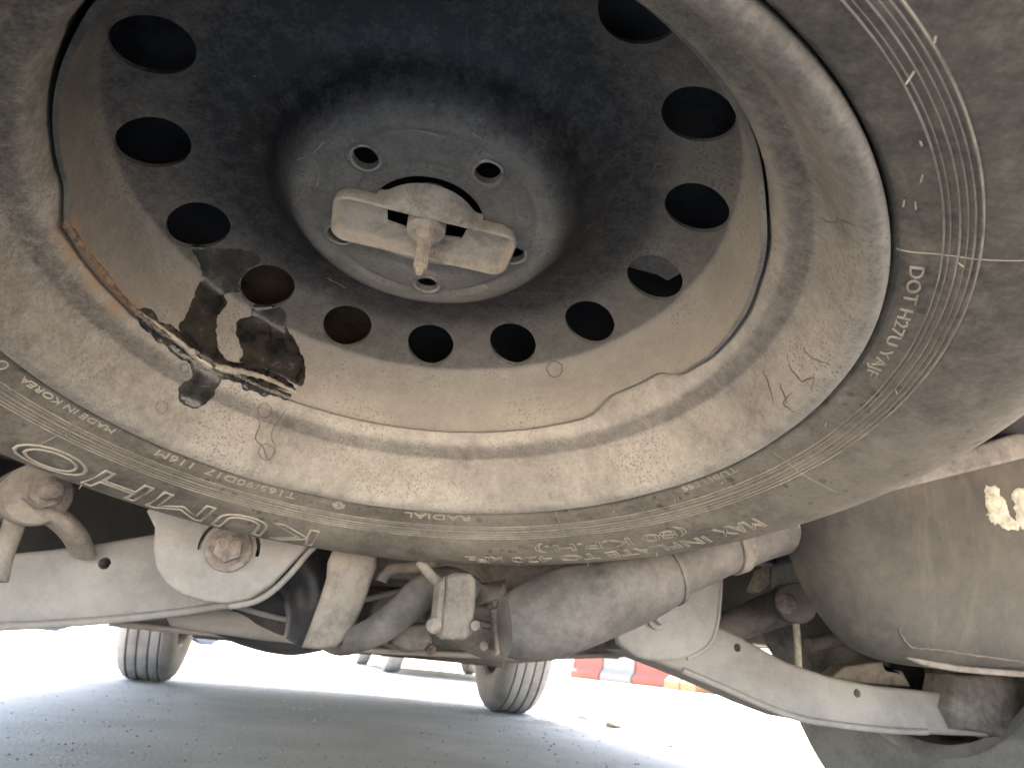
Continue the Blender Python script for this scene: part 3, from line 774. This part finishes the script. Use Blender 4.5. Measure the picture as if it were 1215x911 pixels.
# strap, stabiliser pipe, hanger strap
st = plate('guard_strap', [(396, 650), (448, 652), (441, 690), (430, 722), (418, 750), (400, 767), (358, 768), (368, 742), (378, 715), (388, 684)], .70, .02, 'tan_steel', car, .007, curve=True, dome=.004)
sb = obj('stabiliser_bar', tub([(372, 752), (400, 762), (428, 756), (456, 742), (480, 722), (502, 702), (530, 690), (560, 700)], [.86, .76, .70, .69, .69, .69, .69, .7], [8, 13, 15, 17, 18, 19, 18, 16]), 'exhaust_steel', car)
hs = plate('hanger_strap', [(528, 684), (540, 679), (560, 679), (566, 688), (565, 720), (561, 752), (552, 759), (528, 758), (521, 750), (524, 720)], .62, .022, 'tan_steel', car, .005)
plate('strap_edge', [(522, 690), (529, 683), (527, 720), (523, 752), (516, 748), (520, 715)], .615, .03, 'tan_steel', hs, .003)
for q in ((515, 742, 9), (564, 742, 6)): obj('strap_bolt', cyl_bm(at(q[0], q[1], .615), at(q[0], q[1], .66), q[2]*mpp(.63), 14, bevel=.002), 'rust_bolt', hs)
obj('rod', tub([(498, 665), (512, 683), (530, 697)], .66, 6, seg=12), 'tan_steel', car)
obj('rod', tub([(452, 690), (462, 676), (500, 672), (515, 668)], .72, 7, seg=12), 'tan_steel', car)
plate('heat_shield', [(440, 630), (700, 630), (695, 676), (650, 690), (600, 703), (560, 700), (500, 690), (452, 684)], .86, .01, 'tan_steel', car, .004, dome=.01)
plate('heat_shield_slot', [(610, 700), (640, 688), (655, 684), (648, 696), (625, 706)], .845, .004, 'black_steel', car, .001)
plate('differential_cover', [(553, 706), (585, 712), (615, 708), (650, 715), (662, 770), (640, 786), (605, 785), (570, 772), (520, 748), (536, 718)], .76, .10, 'tan_steel', car, .022, curve=True, dome=.012)
plate('cover_rib', [(596, 748), (630, 756), (634, 764), (596, 760)], .735, .03, 'tan_steel', car, .006)
obj('hose', tub([(588, 720), (596, 734), (612, 742), (632, 736)], .72, 8), 'tan_steel', car)
plate('mount_block', [(570, 690), (600, 690), (606, 712), (574, 716)], .74, .05, 'tan_steel', car, .01)
obj('subframe_lip', tub([(130, 739), (240, 750), (330, 760), (420, 770), (560, 777), (640, 779), (740, 776)], 1.0, 3.2, seg=10), 'arm_steel', car)
for bx, by in ((300, 758), (432, 764), (470, 772), (512, 775), (355, 762)):
    obj('bolt', cyl_bm(at(bx, by-4, .985), at(bx, by-4, 1.02), 6*mpp(1), 6, bevel=.001), 'rust_bolt', car)
obj('brake_line', tub([(395, 700), (420, 712), (455, 706), (500, 696), (540, 702), (600, 690)], .80, 3.2, seg=10), 'exhaust_steel', car)
obj('brake_line', tub([(230, 702), (290, 722), (345, 735), (380, 730)], .90, 3, seg=10), 'arm_steel', car)
plate('pipe_clamp_plate', [(466, 742), (506, 738), (514, 762), (486, 772), (464, 764)], .74, .03, 'under_steel', car, .006)
plate('casting', [(455, 700), (500, 712), (520, 740), (505, 772), (470, 770), (440, 745)], .86, .06, 'tan_steel', car, .018, curve=True, dome=.008)
for x_ in (585, 618, 648): plate('cover_rib', [(x_, 712), (x_+5, 712), (x_+9, 776), (x_+3, 778)], .742, .02, 'tan_steel', car, .002)
for bx, by in ((574, 766), (636, 778), (650, 726)): obj('bolt', cyl_bm(at(bx, by, .735), at(bx, by, .76), 5.5*mpp(.74), 6, bevel=.001), 'rust_bolt', car)
obj('weld_seam', tub([(700, 757), (740, 741), (775, 727)], .625, 2.2, seg=8), 'exhaust_steel', car)
# exhaust
ex = obj('exhaust_pipe', tub([(598, 742), (618, 740), (650, 732), (700, 712), (760, 690), (792, 676)], .62, [34, 41, 48, 50, 47, 42], seg=48), 'exhaust_steel', car)
ex2 = obj('exhaust_pipe', tub([(780, 680), (830, 659), (868, 645), (925, 628), (980, 612), (1040, 600)], .62, [40, 38, 36, 34, 40, 60], seg=48), 'exhaust_steel', car)
def band(px, py, qx, qy, Y, rpx, w, m):
    a, b = at(px, py, Y), at(qx, qy, Y); d = (b-a).normalized(); c = a
    return tube_bm([c-d*w*.5, c-d*w*.42, c+d*w*.42, c+d*w*.5], [rpx*mpp(Y)*.97, rpx*mpp(Y), rpx*mpp(Y), rpx*mpp(Y)*.97], 40)
obj('pipe_flange', band(790, 677, 830, 660, .62, 45, .005, 0), 'under_steel', ex)
obj('pipe_clamp', band(868, 646, 925, 628, .62, 39, .014, 0), 'tan_steel', ex2)
# muffler
mu = plate('muffler', [(962, 560), (972, 612), (985, 655), (1000, 690), (1022, 726), (1048, 757), (1080, 778), (1120, 789), (1170, 795), (1230, 798), (1320, 798), (1400, 785), (1440, 700), (1440, 500), (1300, 430), (1100, 450), (980, 500)], .56, .075, 'muffler_steel', car, .055, curve=True, steps=10, dome=.02)
lab(mu, 'big dusty muffler with a rounded lower edge')
bpy.context.view_layer.update()
mu_bvh = bvh_of([mu]); I4 = Matrix()
lab(film('mud_splash', [(1168, 580), (1180, 577), (1190, 590), (1196, 606), (1206, 618), (1208, 630), (1196, 628), (1182, 622), (1170, 608)], 'dried_mud', mu, I4, mu_bvh, wob=5, thick=.0012), 'cream splash of dried mud')
lab(film('mud_splash', [(1200, 585), (1222, 578), (1240, 600), (1230, 632), (1210, 624), (1203, 604)], 'dried_mud', mu, I4, mu_bvh, wob=4, thick=.0012), 'cream splash of dried mud')
streak_line('seam', [(1066, 745), (1072, 758), (1084, 768), (1110, 770), (1150, 776), (1215, 785)], 2, 'water_mark', mu, I4, mu_bvh)
obj('muffler_seam', tub([(1004, 694), (1025, 728), (1050, 758), (1082, 780), (1120, 790), (1170, 796), (1240, 800), (1330, 800)], .595, 4.5, seg=12), 'tan_steel', mu)
# beam above the muffler
plate('beam_web', [(985, 600), (1100, 572), (1330, 515), (1330, 480), (1200, 515), (1060, 560), (985, 585)], .53, .03, 'under_steel', car, .004)
# right knuckle and link
kn = obj('lateral_link', tub([(845, 748), (875, 740), (905, 728), (940, 716)], .88, [16, 19, 22, 24]), 'exhaust_steel', car)
obj('link_bush', cyl_bm(at(945, 715, .80), at(940, 716, .92), 25*mpp(.85), 32, bevel=.006), 'exhaust_steel', car)
obj('nut', cyl_bm(at(932, 716, .79), at(936, 716, .83), 13*mpp(.8), 14, bevel=.002), 'rust_bolt', kn)
lab(obj('link_rod', tub([(944, 735), (946, 760), (948, 800)], .84, 4.5, seg=14), 'dried_mud', car), 'pale greenish slim vertical rod')
plate('bump_stop', [(905, 676), (915, 671), (915, 692), (902, 703), (895, 700)], .86, .02, 'dried_mud', car, .003)
lab(plate('line_clip', [(976, 702), (990, 699), (1004, 709), (1005, 722), (999, 733), (995, 724), (985, 716)], .84, .012, 'dried_mud', car, .003), 'cream coloured clip')
plate('knuckle', [(955, 690), (1000, 720), (1060, 765), (1100, 800), (1150, 830), (1000, 815), (960, 790), (935, 740)], 1.0, .08, 'under_steel', car, .02, curve=True)
obj('toe_link', tub([(960, 765), (1010, 757), (1070, 765), (1130, 780)], .95, 9), 'exhaust_steel', car)
plate('spring_seat', [(1003, 790), (1048, 784), (1052, 792), (1072, 796), (1082, 815), (1010, 810), (985, 804)], .84, .03, 'tan_steel', car, .004)
plate('dust_shield', [(1050, 770), (1300, 780), (1300, 900), (1240, 880), (1180, 830), (1060, 815)], .93, .01, 'black_steel', car, .004)
plate('hub_carrier', [(1140, 800), (1330, 800), (1330, 930), (1240, 900), (1190, 872), (1145, 866), (1132, 840)], .775, .06, 'under_steel', car, .014)
# road wheels
def road_wheel(cx, cy, side, name='road_wheel'):
    Rr, hw = .372, .110
    pr = [(.215, -hw+.012), (.235, -hw+.004), (.28, -hw-.006), (.32, -hw-.004), (.345, -hw+.004), (.360, -hw+.018), (.368, -hw+.035)]
    for g in (-.062, -.022, .022, .062):
        pr += [(Rr-.0015, g-.007), (Rr-.002, g-.0045), (Rr-.0095, g-.0035), (Rr-.0095, g+.0035), (Rr-.002, g+.0045), (Rr-.0015, g+.007)]
    pr += [(.368, hw-.035), (.360, hw-.018), (.345, hw-.004), (.32, hw+.004), (.28, hw+.006), (.235, hw-.004), (.215, hw-.012)]
    def turn(vs): return [(cx+z, cy+x, y+Rr) for x, y, z in vs]
    w = bpy.data.objects.new(name, None)
    vs, fs = revolve_data(pr, 96)
    t = pyobj(name, turn(vs), fs, 'road_tyre', car, sharp=30)
    vs, fs = revolve_data([(.222, -hw+.006), (.215, -hw+.010), (.205, -hw+.02), (.20, -hw+.05), (.20, hw-.03), (.215, hw-.010), (.222, hw-.006)], 64)
    pyobj('wheel_rim', turn(vs), fs, 'wheel_alloy', t)
    s = side
    pr2 = [(.2, s*(hw-.04)), (.16, s*(hw-.02)), (.06, s*(hw-.03)), (.001, s*(hw-.03))]
    vs, fs = revolve_data(pr2, 64); pyobj('wheel_face', turn(vs), fs, 'wheel_alloy', t)
    vs, fs = revolve_data([(.165, -s*(hw-.03)), (.165, -s*(hw-.045)), (.06, -s*(hw-.045)), (.06, -s*(hw-.005)), (.001, -s*(hw-.005))], 48); pyobj('brake_shield', turn(vs), fs, 'under_steel', t)
    return t
lab(road_wheel(-.61, 3.66, -1), 'grey front tyre on the left of the picture')
lab(road_wheel(1.00, 3.50, 1), 'grey front tyre on the right of the picture')
lab(road_wheel(.985, .90, 1), 'rear tyre beside the right control arm')
lab(road_wheel(-.61, .90, -1), 'rear tyre beyond the left control arm')
# body shell: side panels with wheel arches, nose, tail, roof
def side_panel(x):
    P = [(-.22, .46), (-.26, .75), (-.2, 1.1), (-.05, 1.65), (.5, 1.74), (2.2, 1.74), (3.0, 1.2), (4.05, 1.08), (4.28, .85), (4.25, .45), (4.05, .36)]
    for cy in (3.58, .90):
        P += [(cy+.45*math.cos(R_(a)), .36+.46*math.sin(R_(a))) for a in range(0, 181, 15)] if cy > 2 else [(cy+.45*math.cos(R_(a)), .36+.46*math.sin(R_(a))) for a in range(0, 181, 15)]
        if cy > 2: P += [(3.0, .31), (1.45, .31)]
    bm = bmesh.new(); A = [bm.verts.new((x-.02, y, z)) for y, z in P]; B = [bm.verts.new((x+.02, y, z)) for y, z in P]; n = len(P)
    bm.faces.new(A); bm.faces.new(B[::-1])
    for k in range(n): bm.faces.new((A[k], A[(k+1) % n], B[(k+1) % n], B[k]))
    bmesh.ops.triangulate(bm, faces=[f for f in bm.faces if len(f.verts) > 4])
    return obj('side_panel', bm, 'car_paint', car)
side_panel(XC-.955); side_panel(XC+.955)
def strip(name, prof_, m):
    """panel across the car following a side profile (y,z)"""
    vs = []; fs = []
    for y, z in prof_: vs += [(XC-.935, y, z), (XC+.935, y, z)]
    for k in range(len(prof_)-1): fs.append((2*k, 2*k+1, 2*k+3, 2*k+2))
    o = pyobj(name, vs, fs, m, car); md = o.modifiers.new('s', 'SOLIDIFY'); md.thickness = .02; return o
strip('rear_bumper', [(-.10, .50), (-.17, .44), (-.22, .46), (-.26, .62), (-.25, .75)], 'dark_plastic')
strip('tailgate', [(-.25, .75), (-.2, 1.1)], 'car_paint')
strip('rear_window', [(-.2, 1.1), (-.05, 1.65)], 'glass_dark')
strip('roof', [(-.05, 1.65), (.5, 1.74), (2.2, 1.74)], 'car_paint')
strip('windscreen', [(2.2, 1.74), (3.0, 1.2)], 'glass_dark')
strip('bonnet', [(3.0, 1.2), (4.05, 1.08), (4.28, .85)], 'car_paint')
strip('front_bumper', [(4.28, .85), (4.25, .45), (4.05, .33), (3.98, .22), (3.9, .21)], 'dark_plastic')

# ------------------------------------------------------------------ far things seen under the car
def far_car(name, label, cx, cy, rot, paint, L_=4.3):
    t = thing(name, label, 'car'); t.location = (cx, cy, 0); t.rotation_euler = (0, 0, rot)
    P = [(-L_/2, .35), (-L_/2-.02, .7), (-L_/2+.25, .95), (-L_/2+.7, 1.4), (L_*.08, 1.45), (L_*.24, .98), (L_/2-.1, .85), (L_/2, .6), (L_/2-.05, .3)]
    for c in (L_*.31, -L_*.31): P += [(c+.36*math.cos(R_(a)), .25+.38*math.sin(R_(a))) for a in range(0, 181, 20)]
    bm = bmesh.new(); A = [bm.verts.new((x, -.85, z)) for x, z in P]; B = [bm.verts.new((x, .85, z)) for x, z in P]; n = len(P)
    bm.faces.new(A); bm.faces.new(B[::-1])
    for k in range(n): bm.faces.new((A[k], A[(k+1) % n], B[(k+1) % n], B[k]))
    bmesh.ops.triangulate(bm, faces=[f for f in bm.faces if len(f.verts) > 4])
    obj('body', bm, paint, t, sharp=30)
    for sx in (-1, 1):
        for sy in (-1, 1):
            c = (sx*L_*.31, sy*.80)
            vs, fs = revolve_data([(.19, -.09), (.27, -.10), (.31, -.08), (.32, -.03), (.32, .03), (.31, .08), (.27, .10), (.19, .09)], 32)
            w = pyobj('wheel', [(c[0]+x, c[1]+z, y+.32) for x, y, z in vs], fs, 'road_tyre', t)
            vs, fs = revolve_data([(.195, -.085*1), (.185, -.06), (.05, -.05), (.03, -.085), (.001, -.085)], 20)
            vs = [(c[0]+x, c[1]+(z if sy < 0 else -z), y+.32) for x, y, z in vs]
            pyobj('hub', vs, fs, 'wheel_alloy', w)
    return t
g0 = ground_at(458, 797)
far_car('distant_car', 'blurred grey car far ahead, its wheel seen below the undertray', g0.x+.80, g0.y+1.40, R_(92), 'far_paint')
g1 = ground_at(95, 752)
far_car('distant_car', 'small dark car far off between the left control arm and the front tyre', g1.x+.4, g1.y+2, R_(12), 'black_steel')
# plastic road barriers
def barrier(name, label, p0, p1, h, w, cols, slots=2):
    t = thing(name, label, 'barrier'); d = (p1-p0); Ln = d.length; t.location = (p0.x, p0.y, 0); t.rotation_euler = (0, 0, math.atan2(d.y, d.x))
    n = len(cols)
    for i, c in enumerate(cols):
        x0 = Ln*i/n+.01; x1 = Ln*(i+1)/n-.01
        pr = [(-w, 0), (-w, .16), (-w*.55, .28), (-w*.35, h), (w*.35, h), (w*.55, .28), (w, .16), (w, 0)]
        bm = bmesh.new(); A = [bm.verts.new((x0, a, b)) for a, b in pr]; B = [bm.verts.new((x1, a, b)) for a, b in pr]; m_ = len(pr)
        bm.faces.new(A); bm.faces.new(B[::-1])
        for k in range(m_): bm.faces.new((A[k], A[(k+1) % m_], B[(k+1) % m_], B[k]))
        bmesh.ops.bevel(bm, geom=list(bm.edges), offset=.015, segments=2, affect='EDGES')
        obj('barrier_block', bm, c, t)
    return t
def on(px, Y):     # ground point at image column px and distance Y
    for y in range(740, 911):
        g = ground_at(px, y)
        if 0 < g.y < Y: return g
b0, b1 = ground_at(684, 807.5), ground_at(800, 817)
b0, b1 = on(684, 19), on(800, 15.5)
barrier('road_barrier', 'red and white plastic road barrier far ahead on the right', b0, b1, .85, .25, ['barrier_red', 'barrier_white', 'barrier_red'])
b2, b3 = on(800, 14.2), on(840, 13.4)
barrier('road_barrier', 'orange plastic barrier end next to the red and white one', b2, b3, .7, .25, ['barrier_orange', 'barrier_orange'])
# crumpled litter and dirt heap in the sun
lt = thing('litter', 'small crumpled white cup lying on the sunlit ground', 'litter')
g = ground_at(788, 884); lt.location = (g.x, g.y, 0)
bm = tube_bm([(-.03, 0, .022), (.0, 0, .024), (.035, .01, .02)], [.016, .021, .024], 16, caps=True)
for v in bm.verts: v.co += Vector((0, 0, .006*noise.noise(v.co*60)))
obj('cup', bm, 'paper_white', lt)
obj('lid', cyl_bm((.035, .01, .02), (.043, .012, .02), .012, 14, bevel=.001), 'dark_plastic', lt)
for i, (px, py, s, lb_) in enumerate([(728, 862, .035, 'largest of the dusty stones on the sunlit ground right of the front tyre'), (690, 852, .024, 'flat dusty stone closest to the front tyre on the sunlit ground'), (745, 845, .03, 'dusty stone farthest off on the sunlit ground, nearest the barrier')]):
    g = ground_at(px, py); bm = bmesh.new(); bmesh.ops.create_icosphere(bm, subdivisions=3, radius=s)
    for v in bm.verts: v.co = v.co*(1+.35*noise.noise(v.co*40+Vector((i*9, 0, 0)))); v.co.z *= .55
    o = obj('stone', bm, 'stone', None); o.location = (g.x, g.y, s*.3); o['category'] = 'stone'; o['group'] = 'stones on the sunlit ground'; o['label'] = lb_
